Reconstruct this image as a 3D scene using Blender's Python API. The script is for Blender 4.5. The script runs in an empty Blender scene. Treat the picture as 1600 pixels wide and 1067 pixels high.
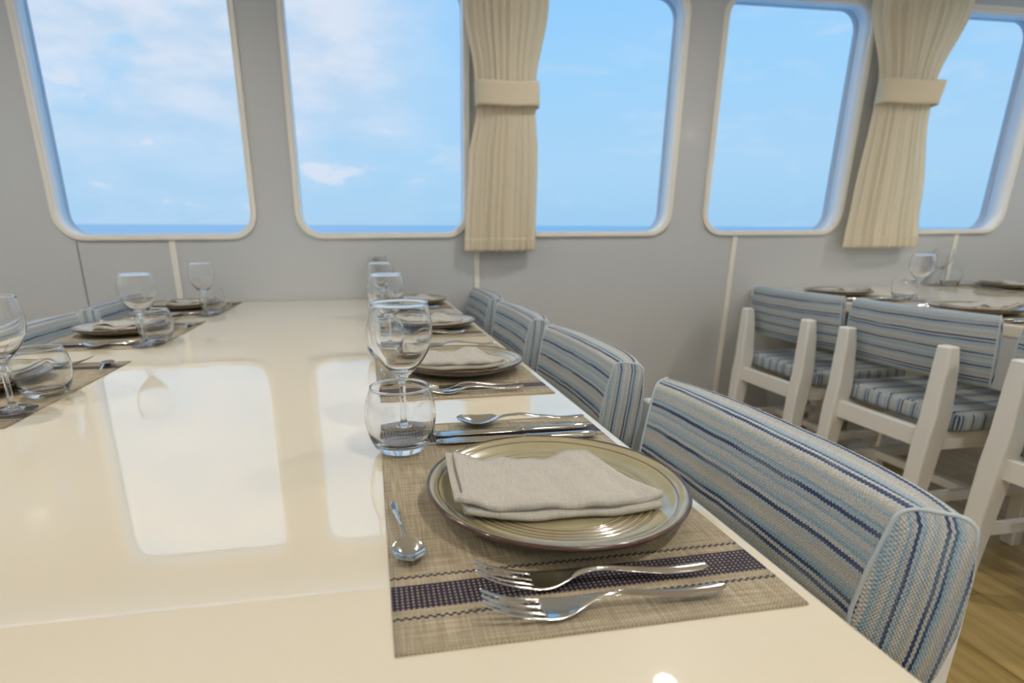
import bpy, bmesh, math, random
from mathutils import Vector, Matrix
random.seed(7)
R = math.radians
PI = math.pi
SC = bpy.context.scene
COL = SC.collection
TZ = 0.735            # table-top height above the floor
CH = 0.26            # camera height above the table top
TILT = 0.0            # the front wall stands upright
WY = 2.497            # where the front wall meets table-top height

# ------------------------------------------------------------------ camera
f_px, pitch, yaw, roll = 865.5, R(16.779), R(9.539), R(0.421)
PPX, PPY = 727.2, 629.3   # optical centre in the 1600 x 1067 frame (the photo is a crop)
fw = Vector((math.sin(yaw)*math.cos(pitch), math.cos(yaw)*math.cos(pitch), -math.sin(pitch)))
rt0 = Vector((math.cos(yaw), -math.sin(yaw), 0))
dn0 = fw.cross(rt0)
rt = rt0*math.cos(roll) + dn0*math.sin(roll)
dn = -rt0*math.sin(roll) + dn0*math.cos(roll)
CAM = Vector((0, 0, TZ + CH))
cd = bpy.data.cameras.new('camera')
cam = bpy.data.objects.new('camera', cd); COL.objects.link(cam)
mw = Matrix((rt, -dn, -fw)).transposed().to_4x4(); mw.translation = CAM
cam.matrix_world = mw
cd.sensor_fit = 'HORIZONTAL'; cd.sensor_width = 36; cd.lens = 36*f_px/1600
cd.shift_x = (800-PPX)/1600; cd.shift_y = (PPY-533.5)/1600
cd.clip_start = 0.02; cd.clip_end = 20000
cd.dof.use_dof = True; cd.dof.focus_distance = 0.66; cd.dof.aperture_fstop = 5.0
SC.camera = cam
def pixel_ray(u, v):
    return rt*((u-PPX)/f_px) + dn*((v-PPY)/f_px) + fw

# ------------------------------------------------------------------ render look
vs = SC.view_settings
SC.display_settings.display_device = 'sRGB'
vs.view_transform = 'Standard'; vs.look = 'None'; vs.gamma = 1; vs.use_curve_mapping = False
vs.exposure = 0.0
cy = SC.cycles
cy.use_denoising = True
cy.max_bounces = 32; cy.transmission_bounces = 28; cy.transparent_max_bounces = 24
cy.glossy_bounces = 6; cy.diffuse_bounces = 5
cy.sample_clamp_indirect = 15.0
cy.caustics_reflective = False; cy.caustics_refractive = True
cy.blur_glossy = 0.3

# ------------------------------------------------------------------ node helpers
class NT:
    def __init__(self, tree): self.t = tree; self.n = tree.nodes; self.l = tree.links
    def node(self, kind, **kw):
        nd = self.n.new(kind)
        for k, v in kw.items(): setattr(nd, k, v)
        return nd
    def put(self, sock, val):
        if hasattr(val, 'is_output') or isinstance(val, bpy.types.NodeSocket): self.l.new(val, sock)
        else: sock.default_value = val
    def m(self, op, a, b=None, c=None, clamp=False):
        nd = self.node('ShaderNodeMath', operation=op, use_clamp=clamp)
        for i, v in enumerate((a, b, c)):
            if v is not None: self.put(nd.inputs[i], v)
        return nd.outputs[0]
    def mix(self, fac, a, b, blend='MIX'):
        nd = self.node('ShaderNodeMix', data_type='RGBA', blend_type=blend)
        self.put(nd.inputs['Factor'], fac)
        for s, v in ((nd.inputs[6], a), (nd.inputs[7], b)):
            if isinstance(v, tuple) and len(v) == 3: v = (*v, 1)
            self.put(s, v)
        return nd.outputs[2]
    def xyz(self, vec):
        nd = self.node('ShaderNodeSeparateXYZ'); self.put(nd.inputs[0], vec); return nd.outputs
    def comb(self, x, y, z):
        nd = self.node('ShaderNodeCombineXYZ')
        for i, v in enumerate((x, y, z)): self.put(nd.inputs[i], v)
        return nd.outputs[0]
    def noise(self, vec, scale, detail=2, rough=0.5, dist=0.0):
        nd = self.node('ShaderNodeTexNoise'); self.put(nd.inputs['Vector'], vec)
        nd.inputs['Scale'].default_value = scale; nd.inputs['Detail'].default_value = detail
        nd.inputs['Roughness'].default_value = rough; nd.inputs['Distortion'].default_value = dist
        return nd.outputs[0]
    def ramp(self, fac, stops, mode='LINEAR'):
        nd = self.node('ShaderNodeValToRGB'); self.put(nd.inputs[0], fac)
        cr = nd.color_ramp; cr.interpolation = mode
        while len(cr.elements) < len(stops): cr.elements.new(0.5)
        for e, (p, c) in zip(cr.elements, stops):
            e.position = p; e.color = (*c, 1) if len(c) == 3 else c
        return nd.outputs[0]
    def smooth(self, x, a, b):
        nd = self.node('ShaderNodeMapRange', interpolation_type='SMOOTHSTEP')
        self.put(nd.inputs[0], x); nd.inputs[1].default_value = a; nd.inputs[2].default_value = b
        return nd.outputs[0]
    def bump(self, h, strength=0.3, dist=0.001):
        nd = self.node('ShaderNodeBump'); self.put(nd.inputs['Height'], h)
        nd.inputs['Strength'].default_value = strength; nd.inputs['Distance'].default_value = dist
        return nd.outputs[0]

def srgb(r, g, b):
    return tuple(((c/255)/12.92 if c/255 <= .04045 else ((c/255+.055)/1.055)**2.4) for c in (r, g, b))

# ------------------------------------------------------------------ world: daylight sky with clouds
wd = bpy.data.worlds.new('sky'); SC.world = wd; wd.use_nodes = True
w = NT(wd.node_tree); w.n.clear()
tc = w.node('ShaderNodeTexCoord').outputs['Generated']
dx, dy, dz = w.xyz(tc)
grad = w.ramp(w.m('MULTIPLY', dz, 1.8, clamp=True), [(0.0, srgb(160, 206, 240)), (0.18, srgb(172, 214, 246)), (0.45, srgb(160, 212, 252)), (1.0, srgb(122, 192, 255))])
az = w.m('DIVIDE', dx, w.m('MAXIMUM', dy, 0.05))
stretched = w.comb(w.m('MULTIPLY', az, 1.3), dy, w.m('MULTIPLY', dz, 2.4))
big = w.noise(stretched, 2.6, 7, 0.55, 0.25)
small = w.noise(w.comb(w.m('MULTIPLY', az, 1.1), 3.3, w.m('MULTIPLY', dz, 3.2)), 7.5, 6, 0.55)
wisp = w.noise(w.comb(w.m('MULTIPLY', az, 0.8), 7.7, w.m('MULTIPLY', dz, 6.0)), 5.0, 6, 0.6)
west = w.smooth(az, 0.22, -0.05)
high = w.smooth(dz, 0.06, 0.26)
bank = w.m('MULTIPLY', w.smooth(big, 0.30, 0.48), w.m('MULTIPLY', west, w.m('ADD', 0.25, w.m('MULTIPLY', high, 0.75))))
puff = w.m('MULTIPLY', w.smooth(small, 0.55, 0.68), w.m('MULTIPLY', w.m('ADD', 0.12, w.m('MULTIPLY', west, 0.75)), w.smooth(dz, 0.02, 0.06)))
wsp = w.m('MULTIPLY', w.smooth(wisp, 0.52, 0.75), 0.38)
cover = w.m('MAXIMUM', w.m('MAXIMUM', bank, puff), wsp, clamp=True)
cloudcol = w.mix(w.smooth(small, 0.35, 0.65), srgb(196, 218, 240), srgb(226, 232, 244))
skycol = w.mix(w.m('MULTIPLY', cover, 0.88), grad, cloudcol)
bg = w.node('ShaderNodeBackground'); w.l.new(skycol, bg.inputs[0]); bg.inputs[1].default_value = 1.0
wo = w.node('ShaderNodeOutputWorld'); w.l.new(bg.outputs[0], wo.inputs[0])

# lamp positions (recessed downlights of the saloon ceiling)
LAMP_SPOTS = [(1.04, 1.58), (3.2, 1.58), (-2.1, 1.5), (-0.85, 1.22), (-1.5, 0.1), (0.55, -0.1), (2.3, 0.1), (3.8, 0.1),  # fourth lamp here is added to brighten the left wall and pillars
              (-1.5, -1.6), (0.5, -1.6), (2.4, -1.6), (3.8, -1.6), (-0.5, -3.0), (1.5, -3.0), (3.2, -3.0)]
LAMP_STRENGTH = 670.0

# ------------------------------------------------------------------ materials
def principled(name, color=(0.8, 0.8, 0.8), rough=0.5, metal=0.0, ior=1.5, coat=0.0, coat_rough=0.03, coat_ior=1.5, spec=0.5):
    m = bpy.data.materials.new(name); m.use_nodes = True
    t = NT(m.node_tree); b = t.n['Principled BSDF']
    b.inputs['Base Color'].default_value = (*color, 1)
    b.inputs['Roughness'].default_value = rough; b.inputs['Metallic'].default_value = metal
    b.inputs['IOR'].default_value = ior; b.inputs['Specular IOR Level'].default_value = spec
    b.inputs['Coat Weight'].default_value = coat; b.inputs['Coat Roughness'].default_value = coat_rough
    b.inputs['Coat IOR'].default_value = coat_ior
    return m, t, b
def objcoord(t): return t.node('ShaderNodeTexCoord').outputs['Object']
def uvcoord(t): return t.node('ShaderNodeTexCoord').outputs['UV']

def mat_paint(name, col, var=0.02, rough=0.35, coat=0.25):
    m, t, b = principled(name, col, rough, coat=coat, coat_rough=0.12)
    n = t.noise(objcoord(t), 3.0, 3)
    c = t.mix(n, tuple(x*(1-var) for x in col), tuple(min(1, x*(1+var)) for x in col))
    t.l.new(c, b.inputs['Base Color'])
    b2 = t.noise(objcoord(t), 120.0, 2)
    t.l.new(t.bump(b2, 0.04, 0.0006), b.inputs['Normal'])
    return m

M = {}
M['wall'] = mat_paint('wall_paint', (0.525, 0.535, 0.54), 0.03, 0.40, 0.35)
M['trim'] = mat_paint('trim_paint', (0.80, 0.765, 0.69), 0.02, 0.35, 0.3)
M['reveal'] = mat_paint('window_reveal_paint', (0.88, 0.89, 0.90), 0.01, 0.3, 0.4)  # whiter than the wall: daylight on the reveals put into the colour
M['joint'] = mat_paint('joint_shadow_gap', (0.22, 0.21, 0.20))
M['outer'] = mat_paint('outer_frame_paint', (0.56, 0.62, 0.70), 0.03, 0.4, 0.1)  # blue-grey paints in the shade on the wall outside the pane
M['ceiling'] = mat_paint('ceiling_paint', (0.86, 0.82, 0.74), 0.01, 0.5, 0.0)
M['chair_white'] = mat_paint('chair_white_paint', (0.80, 0.785, 0.75), 0.03, 0.38, 0.25)

# glossy cream table top
m, t, b = principled('cream_lacquer', (0.83, 0.74, 0.56), 0.35, ior=1.5, coat=1.0, coat_rough=0.014, coat_ior=2.9, spec=0.15)
n = t.noise(objcoord(t), 1.7, 3)
t.l.new(t.mix(n, (0.81, 0.725, 0.56), (0.85, 0.77, 0.605)), b.inputs['Base Color'])
M['lacquer'] = m

# wooden floor
m, t, b = principled('oak_planks', (0.4, 0.28, 0.13), 0.35, coat=0.2, coat_rough=0.2)
oc = objcoord(t); x, y, z = t.xyz(oc)
br = t.node('ShaderNodeTexBrick'); t.l.new(t.comb(y, x, z), br.inputs['Vector'])
br.offset = 0.37; br.inputs['Scale'].default_value = 1.0; br.inputs['Brick Width'].default_value = 1.1; br.inputs['Row Height'].default_value = 0.12
br.inputs['Mortar Size'].default_value = 0.002; br.inputs['Color1'].default_value = (0.2, 0.2, 0.2, 1); br.inputs['Color2'].default_value = (0.8, 0.8, 0.8, 1); br.inputs['Mortar'].default_value = (0, 0, 0, 1)
grain = t.noise(t.comb(t.m('MULTIPLY', x, 22.0), t.m('MULTIPLY', y, 2.2), z), 1.0, 5, 0.6, 1.2)
tone = t.m('ADD', t.m('MULTIPLY', br.outputs[0], 0.35), t.m('MULTIPLY', grain, 0.75))
t.l.new(t.ramp(tone, [(0.12, (0.07, 0.042, 0.014)), (0.4, (0.28, 0.185, 0.06)), (0.6, (0.42, 0.30, 0.11)), (0.85, (0.55, 0.42, 0.19))]), b.inputs['Base Color'])
M['floor'] = m

# woven placemat with navy stripes near both ends (stripes follow the mesh, in metres)
m, t, b = principled('woven_vinyl', (0.5, 0.43, 0.3), 0.62, spec=0.35)
x, y, z = t.xyz(objcoord(t))
tx = t.noise(t.comb(t.m('MULTIPLY', x, 650.0), t.m('MULTIPLY', y, 22.0), 0.0), 1.0, 1)
ty = t.noise(t.comb(t.m('MULTIPLY', x, 22.0), t.m('MULTIPLY', y, 650.0), 4.0), 1.0, 1)
sx = t.m('SINE', t.m('MULTIPLY', x, 2*PI/0.0030)); sy = t.m('SINE', t.m('MULTIPLY', y, 2*PI/0.0030))
chk = t.m('MULTIPLY', sx, sy)
wv = t.m('ADD', t.m('ADD', t.m('MULTIPLY', tx, 0.55), t.m('MULTIPLY', ty, 0.55)), t.m('MULTIPLY', chk, 0.15))
base = t.ramp(wv, [(0.25, (0.17, 0.13, 0.078)), (0.5, (0.345, 0.28, 0.185)), (0.62, (0.42, 0.355, 0.25)), (0.85, (0.58, 0.52, 0.40))])
ya = t.m('SUBTRACT', 0.226, t.m('ABSOLUTE', y))            # distance from the nearer short end
inband = t.m('MULTIPLY', t.m('GREATER_THAN', ya, 0.0440), t.m('LESS_THAN', ya, 0.0732))
px = t.m('FRACT', t.m('MULTIPLY', x, 1/0.0040)); py = t.m('FRACT', t.m('MULTIPLY', ya, 1/0.0036))
ddx = t.m('SUBTRACT', px, 0.5); ddy = t.m('SUBTRACT', py, 0.5)
dd = t.m('ADD', t.m('MULTIPLY', ddx, ddx), t.m('MULTIPLY', ddy, ddy))
band = t.m('MULTIPLY', inband, t.m('GREATER_THAN', dd, 0.052))
zig = t.m('MULTIPLY', t.m('SIGN', t.m('SINE', t.m('MULTIPLY', x, 2*PI/0.0058))), 0.0008)
yz = t.m('ADD', ya, zig)
l1 = t.m('LESS_THAN', t.m('ABSOLUTE', t.m('SUBTRACT', yz, 0.0838)), 0.0011)
l2 = t.m('LESS_THAN', t.m('ABSOLUTE', t.m('SUBTRACT', yz, 0.0345)), 0.0011)
dark = t.m('MAXIMUM', band, t.m('MAXIMUM', l1, l2))
t.l.new(t.mix(dark, base, (0.018, 0.012, 0.035)), b.inputs['Base Color'])
t.l.new(t.bump(t.m('ADD', chk, wv), 0.35, 0.0006), b.inputs['Normal'])
M['mat'] = m

# stoneware plate glaze and its brown rim
m, t, b = principled('olive_glaze', (0.42, 0.37, 0.22), 0.22, coat=1.0, coat_rough=0.06, coat_ior=1.75)
x, y, z = t.xyz(objcoord(t))
rr = t.m('SQRT', t.m('ADD', t.m('MULTIPLY', x, x), t.m('MULTIPLY', y, y)))
nz = t.noise(objcoord(t), 30.0, 3)
col = t.mix(nz, (0.31, 0.275, 0.155), (0.42, 0.375, 0.235))
ring = t.m('SINE', t.m('MULTIPLY', rr, 2*PI/0.0068))
onr = t.m('MULTIPLY', t.smooth(rr, 0.071, 0.076), t.smooth(rr, 0.104, 0.098))
outer_ring = t.m('LESS_THAN', t.m('ABSOLUTE', t.m('SUBTRACT', rr, 0.1165)), 0.0009)
groove = t.m('MAXIMUM', t.m('MULTIPLY', onr, t.m("GREATER_THAN", ring, 0.60)), outer_ring)
col = t.mix(t.m('MULTIPLY', groove, 0.8), col, (0.13, 0.085, 0.035))
t.l.new(col, b.inputs['Base Color'])
M['glaze'] = m
m, t, b = principled('brown_rim_glaze', (0.07, 0.028, 0.018), 0.25, coat=0.8, coat_rough=0.08)
t.l.new(t.mix(t.noise(objcoord(t), 60.0, 3), (0.035, 0.014, 0.011), (0.10, 0.042, 0.022)), b.inputs['Base Color'])
M['rim'] = m

# linen napkin
m, t, b = principled('linen', (0.62, 0.58, 0.5), 0.9, spec=0.15)
x, y, z = t.xyz(objcoord(t))
a1 = t.noise(t.comb(t.m('MULTIPLY', x, 900.0), t.m('MULTIPLY', y, 60.0), t.m('MULTIPLY', z, 60.0)), 1.0, 2)
a2 = t.noise(t.comb(t.m('MULTIPLY', x, 60.0), t.m('MULTIPLY', y, 900.0), t.m('MULTIPLY', z, 900.0)), 1.0, 2)
lw = t.m('MULTIPLY', t.m('ADD', a1, a2), 0.5)
t.l.new(t.ramp(lw, [(0.3, (0.40, 0.37, 0.325)), (0.7, (0.56, 0.53, 0.48))]), b.inputs['Base Color'])
wr = t.noise(objcoord(t), 34.0, 3, 0.55)
t.l.new(t.bump(t.m('ADD', t.m('MULTIPLY', wr, 3.0), lw), 0.4, 0.0016), b.inputs['Normal'])
b.inputs['Sheen Weight'].default_value = 0.15
M['linen'] = m

# cutlery steel
m, t, b = principled('polished_steel', (0.70, 0.685, 0.65), 0.09, metal=1.0)
t.l.new(t.m('ADD', 0.06, t.m('MULTIPLY', t.noise(objcoord(t), 45.0, 3), 0.10)), b.inputs['Roughness'])
M['steel'] = m

# drinking glass
m = bpy.data.materials.new('clear_glass'); m.use_nodes = True
t = NT(m.node_tree); t.n.clear()
g = t.node('ShaderNodeBsdfGlass'); g.inputs['IOR'].default_value = 1.5; g.inputs['Roughness'].default_value = 0.0
g.inputs['Color'].default_value = (1.0, 1.0, 1.0, 1)
o = t.node('ShaderNodeOutputMaterial'); t.l.new(g.outputs[0], o.inputs[0])
M['glass'] = m

# window pane: clear with a faint Fresnel reflection
m = bpy.data.materials.new('window_glass'); m.use_nodes = True
t = NT(m.node_tree); t.n.clear()
tr = t.node('ShaderNodeBsdfTransparent'); tr.inputs[0].default_value = (0.99, 0.995, 1.0, 1)
gl = t.node('ShaderNodeBsdfGlossy'); gl.inputs['Roughness'].default_value = 0.0
fr = t.node('ShaderNodeFresnel'); fr.inputs[0].default_value = 1.01
mx = t.node('ShaderNodeMixShader'); t.l.new(fr.outputs[0], mx.inputs[0]); t.l.new(tr.outputs[0], mx.inputs[1]); t.l.new(gl.outputs[0], mx.inputs[2])
o = t.node('ShaderNodeOutputMaterial'); t.l.new(mx.outputs[0], o.inputs[0])
M['pane'] = m

# blue striped chair fabric: UV.y runs across the stripes in metres, UV.x along them
CREAM = (0.60, 0.60, 0.565); PALE = (0.46, 0.54, 0.58); SKYB = (0.31, 0.46, 0.58); NAVY = (0.05, 0.085, 0.185); GREY = (0.50, 0.53, 0.54); SAND = (0.58, 0.54, 0.44)
stripe_list = [(0.008, GREY), (0.0048, NAVY), (0.005, CREAM), (0.004, SKYB), (0.006, PALE), (0.007, CREAM), (0.003, SKYB), (0.006, GREY),
               (0.0045, NAVY), (0.004, PALE), (0.0035, SKYB), (0.009, CREAM), (0.006, PALE), (0.003, SAND), (0.006, CREAM), (0.0048, NAVY),
               (0.0045, CREAM), (0.0042, NAVY), (0.004, SKYB), (0.007, PALE), (0.006, CREAM), (0.004, SAND)]
PER = sum(s for s, _ in stripe_list)
stops = []; acc = 0
for s_, c_ in stripe_list:
    stops.append((acc/PER, c_)); acc += s_
def fabric(name, soften):
    m, t, b = principled(name, CREAM, 0.88, spec=0.15)
    u, v, _ = t.xyz(uvcoord(t))
    tri = t.m('PINGPONG', u, 0.0028)
    wob = t.m('MULTIPLY', t.m('SUBTRACT', t.noise(t.comb(t.m('MULTIPLY', u, 14.0), t.m('MULTIPLY', v, 5.0), 0.0), 1.0, 2), 0.5), 0.006)
    vv = t.m('ADD', t.m('ADD', v, t.m('MULTIPLY', tri, 0.6)), wob)
    ph = t.m('FRACT', t.m('MULTIPLY', t.m('ADD', vv, 10*PER), 1/PER))
    c = t.ramp(ph, stops, 'CONSTANT')
    thread = t.noise(t.comb(t.m('MULTIPLY', u, 260.0), t.m('MULTIPLY', v, 700.0), 0.0), 1.0, 2)
    patch = t.noise(t.comb(t.m('MULTIPLY', u, 9.0), t.m('MULTIPLY', v, 60.0), 2.0), 1.0, 2)
    c = t.mix(t.m('MULTIPLY', t.smooth(patch, 0.45, 0.7), 0.35), c, (0.44, 0.53, 0.58))
    c = t.mix(t.smooth(thread, 0.35, 0.7), t.mix(1.0, c, (0.72, 0.72, 0.74), 'MULTIPLY'), c)
    t.l.new(c, b.inputs['Base Color'])
    ch = t.m('MULTIPLY', t.m('SINE', t.m('MULTIPLY', u, 2*PI/0.0042)), t.m('SINE', t.m('MULTIPLY', v, 2*PI/0.0050)))
    t.l.new(t.bump(t.m('ADD', ch, thread), 0.5, 0.0010), b.inputs['Normal'])
    b.inputs['Sheen Weight'].default_value = 0.1
    return m
M['fabric'] = fabric('striped_fabric', 0)

# cream curtain cloth, slightly translucent
m = bpy.data.materials.new('cream_curtain_cloth'); m.use_nodes = True
t = NT(m.node_tree); b = t.n['Principled BSDF']
x, y, z = t.xyz(objcoord(t))
cw = t.noise(t.comb(t.m('MULTIPLY', x, 500.0), t.m('MULTIPLY', y, 500.0), t.m('MULTIPLY', z, 500.0)), 1.0, 1)
cc = t.mix(cw, (0.87, 0.79, 0.63), (0.94, 0.87, 0.73))
t.l.new(cc, b.inputs['Base Color']); b.inputs['Roughness'].default_value = 0.9; b.inputs['Specular IOR Level'].default_value = 0.1
tl = t.node('ShaderNodeBsdfTranslucent'); t.l.new(cc, tl.inputs[0])
mx = t.node('ShaderNodeMixShader'); mx.inputs[0].default_value = 0.38
t.l.new(b.outputs[0], mx.inputs[1]); t.l.new(tl.outputs[0], mx.inputs[2]); t.l.new(mx.outputs[0], t.n['Material Output'].inputs[0])
M['curtain'] = m

# sea
m, t, b = principled('sea_water', (0.10, 0.36, 0.62), 0.35, spec=0.2)
x, y, z = t.xyz(objcoord(t))
sn = t.noise(t.comb(t.m('MULTIPLY', x, 0.004), t.m('MULTIPLY', y, 0.03), 0.0), 1.0, 4)
t.l.new(t.mix(sn, (0.28, 0.57, 0.78), (0.55, 0.78, 0.92)), b.inputs['Base Color'])
M['sea'] = m

# lamp lens and ring
m = bpy.data.materials.new('lamp_lens_glow'); m.use_nodes = True
t = NT(m.node_tree); t.n.clear()
e = t.node('ShaderNodeEmission'); e.inputs[0].default_value = (1.0, 0.955, 0.88, 1); e.inputs[1].default_value = LAMP_STRENGTH
o = t.node('ShaderNodeOutputMaterial'); t.l.new(e.outputs[0], o.inputs[0])
M['lamp'] = m
M['lamp_ring'] = principled('lamp_ring_metal', (0.8, 0.8, 0.78), 0.3, metal=0.6)[0]

# ------------------------------------------------------------------ mesh helpers
def new_mesh(name, verts, faces, mat, smooth=True, uvs=None):
    me = bpy.data.meshes.new(name); me.from_pydata([tuple(v) for v in verts], [], faces)
    if uvs is not None:
        ul = me.uv_layers.new(name='UVMap')
        for p in me.polygons:
            for li, vi in zip(p.loop_indices, p.vertices): ul.data[li].uv = uvs[p.index][list(p.vertices).index(vi)] if isinstance(uvs, list) else uvs[vi]
    me.validate()
    bm = bmesh.new(); bm.from_mesh(me); bmesh.ops.recalc_face_normals(bm, faces=bm.faces); bm.to_mesh(me); bm.free()
    if smooth:
        for p in me.polygons: p.use_smooth = True
    me.materials.append(mat)
    return me
def link(name, me, parent=None, loc=(0, 0, 0), rz=0.0):
    o = bpy.data.objects.new(name, me); COL.objects.link(o)
    o.location = loc; o.rotation_euler = (0, 0, rz)
    if parent: o.parent = parent
    return o
def empty(name, loc=(0, 0, 0), rz=0.0):
    o = bpy.data.objects.new(name, None); COL.objects.link(o); o.location = loc; o.rotation_euler = (0, 0, rz)
    o.empty_display_size = 0.05
    return o
def tag(o, label, cat, group=None):
    o['label'] = label; o['category'] = cat
    if group: o['group'] = group
    return o
def struct(o): o['kind'] = 'structure'; return o
def dup(root, loc, rz, label=None, group=None):
    r = root.copy(); COL.objects.link(r); r.location = loc; r.rotation_euler = (0, 0, rz)
    if label: r['label'] = label
    if group: r['group'] = group
    for ch in list(root.children):
        c = ch.copy(); COL.objects.link(c); c.parent = r
        for g_ in list(ch.children):
            d = g_.copy(); COL.objects.link(d); d.parent = c
    return r
def bevel(o, wd_=0.004, seg=2):
    md = o.modifiers.new('soft_edge', 'BEVEL'); md.width = wd_; md.segments = seg; md.limit_method = 'ANGLE'; md.angle_limit = R(40)
    for p in o.data.polygons: p.use_smooth = True
    wn = o.modifiers.new('even_normals', 'WEIGHTED_NORMAL'); wn.keep_sharp = True
    return o
def subsurf(o, lv=1):
    md = o.modifiers.new('smooth', 'SUBSURF'); md.levels = lv; md.render_levels = lv; return o

def box_mesh(name, x0, x1, y0, y1, z0, z1, mat):
    v = [(x, y, z) for z in (z0, z1) for y in (y0, y1) for x in (x0, x1)]
    f = [(0, 2, 3, 1), (4, 5, 7, 6), (0, 1, 5, 4), (2, 6, 7, 3), (0, 4, 6, 2), (1, 3, 7, 5)]
    return new_mesh(name, v, f, mat, smooth=False)
def scaled(prof, kr, kz): return [(r*kr, z*kz) for r, z in prof]
def lathe(name, prof, mat, seg=64, closed=False):
    """prof: list of (r, z); r = 0 makes a pole. closed joins the last point to the first."""
    v = []; rows = []
    for r, z in prof:
        if r < 1e-6: rows.append([len(v)]); v.append((0, 0, z))
        else:
            rows.append(list(range(len(v), len(v)+seg)))
            v += [(r*math.cos(2*PI*k/seg), r*math.sin(2*PI*k/seg), z) for k in range(seg)]
    f = []
    pairs = list(zip(rows, rows[1:])) + ([(rows[-1], rows[0])] if closed else [])
    for a, b_ in pairs:
        for k in range(seg):
            k2 = (k+1) % seg
            if len(a) == 1 and len(b_) == 1: continue
            if len(a) == 1: f.append((a[0], b_[k], b_[k2]))
            elif len(b_) == 1: f.append((a[k], b_[0], a[k2]))
            else: f.append((a[k], b_[k], b_[k2], a[k2]))
    return new_mesh(name, v, f, mat)
def loft(name, rings, mat, caps=True, smooth=True, uvring=None):
    n = len(rings[0]); v = [p for r in rings for p in r]; f = []
    for i in range(len(rings)-1):
        for k in range(n):
            k2 = (k+1) % n
            f.append((i*n+k, i*n+k2, (i+1)*n+k2, (i+1)*n+k))
    if caps:
        f.append(tuple(range(n-1, -1, -1))); f.append(tuple((len(rings)-1)*n+k for k in range(n)))
    return new_mesh(name, v, f, mat, smooth)
def closed_sheet(name, top, bot, mask, mat):
    """top/bot: [i][j] points; mask(i, j) says whether cell exists. Returns a watertight mesh."""
    ni, nj = len(top), len(top[0]); v = []; idx = {}
    def vid(i, j, s):
        if (i, j, s) not in idx:
            idx[(i, j, s)] = len(v); v.append((top if s else bot)[i][j])
        return idx[(i, j, s)]
    f = []
    for i in range(ni-1):
        for j in range(nj-1):
            if not mask(i, j): continue
            f.append((vid(i, j, 1), vid(i+1, j, 1), vid(i+1, j+1, 1), vid(i, j+1, 1)))
            f.append((vid(i, j, 0), vid(i, j+1, 0), vid(i+1, j+1, 0), vid(i+1, j, 0)))
            for (di, dj, a, b_) in ((-1, 0, (i, j), (i, j+1)), (1, 0, (i+1, j+1), (i+1, j)), (0, -1, (i+1, j), (i, j)), (0, 1, (i, j+1), (i+1, j+1))):
                ii, jj = i+di, j+dj
                if 0 <= ii < ni-1 and 0 <= jj < nj-1 and mask(ii, jj): continue
                f.append((vid(*a, 1), vid(*b_, 1), vid(*b_, 0), vid(*a, 0)))
    return new_mesh(name, v, f, mat)
def beam(name, pts, sizes, mat):
    """square-section bar through pts (mostly vertical or along an axis): sizes = (width x, width y) in the section plane"""
    rings = []
    for p, (a, b_), ax in zip(pts, sizes, range(len(pts))):
        x, y, z = p
        rings.append([(x-a/2, y-b_/2, z), (x+a/2, y-b_/2, z), (x+a/2, y+b_/2, z), (x-a/2, y+b_/2, z)])
    return loft(name, rings, mat, smooth=False)
def lerp_table(tab, x):
    for (x0, y0), (x1, y1) in zip(tab, tab[1:]):
        if x <= x1:
            u = (x-x0)/(x1-x0) if x1 > x0 else 0
            u = max(0, min(1, u)); return y0+(y1-y0)*u
    return tab[-1][1]
def smooth_table(tab, x):
    for (x0, y0), (x1, y1) in zip(tab, tab[1:]):
        if x <= x1:
            u = max(0, min(1, (x-x0)/(x1-x0))); u = u*u*(3-2*u); return y0+(y1-y0)*u
    return tab[-1][1]

# ------------------------------------------------------------------ front wall with five windows
NW = Vector((0, math.cos(TILT), math.sin(TILT)))      # outward normal of the leaning wall
UPW = Vector((0, -math.sin(TILT), math.cos(TILT)))    # up along the wall
def wp(X, s, off=0.0):
    return Vector((X, WY, TZ)) + UPW*s + NW*off
WALL_M = Matrix.Identity(4)
WALL_M.col[0] = (1, 0, 0, 0); WALL_M.col[1] = (*UPW, 0); WALL_M.col[2] = (*(-NW), 0); WALL_M.col[3] = (0, WY, TZ, 1)
# local wall space: x = X, y = s, z = towards the room
def rrect(x0, x1, y0, y1, r, seg=10):
    pts = []
    for cx, cy, a0 in ((x1-r, y1-r, 0), (x0+r, y1-r, 90), (x0+r, y0+r, 180), (x1-r, y0+r, 270)):
        for k in range(seg+1):
            a = R(a0 + 90*k/seg); pts.append((cx+r*math.cos(a), cy+r*math.sin(a)))
    return pts
def flat_shape(name, loops, z0, z1, mat, bev=0.0, seg=2):
    cu = bpy.data.curves.new(name, 'CURVE'); cu.dimensions = '2D'; cu.fill_mode = 'BOTH'
    for lp in loops:
        sp = cu.splines.new('POLY'); sp.points.add(len(lp)-1); sp.use_cyclic_u = True
        for p, (x, y) in zip(sp.points, lp): p.co = (x, y, 0, 1)
    cu.extrude = (z1-z0)/2 - bev; cu.bevel_depth = bev; cu.bevel_resolution = seg
    if bev: cu.offset = -bev
    o = bpy.data.objects.new(name, cu); COL.objects.link(o)
    dg = bpy.context.evaluated_depsgraph_get(); dg.update()
    me = bpy.data.meshes.new_from_object(o.evaluated_get(dg))
    bpy.data.objects.remove(o); bpy.data.curves.remove(cu)
    bm = bmesh.new(); bm.from_mesh(me); bmesh.ops.remove_doubles(bm, verts=bm.verts, dist=1e-5)
    bmesh.ops.translate(bm, verts=bm.verts, vec=(0, 0, (z0+z1)/2)); bmesh.ops.recalc_face_normals(bm, faces=bm.faces); bm.to_mesh(me); bm.free()
    me.name = name; me.materials.clear(); me.materials.append(mat)
    return me
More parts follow.
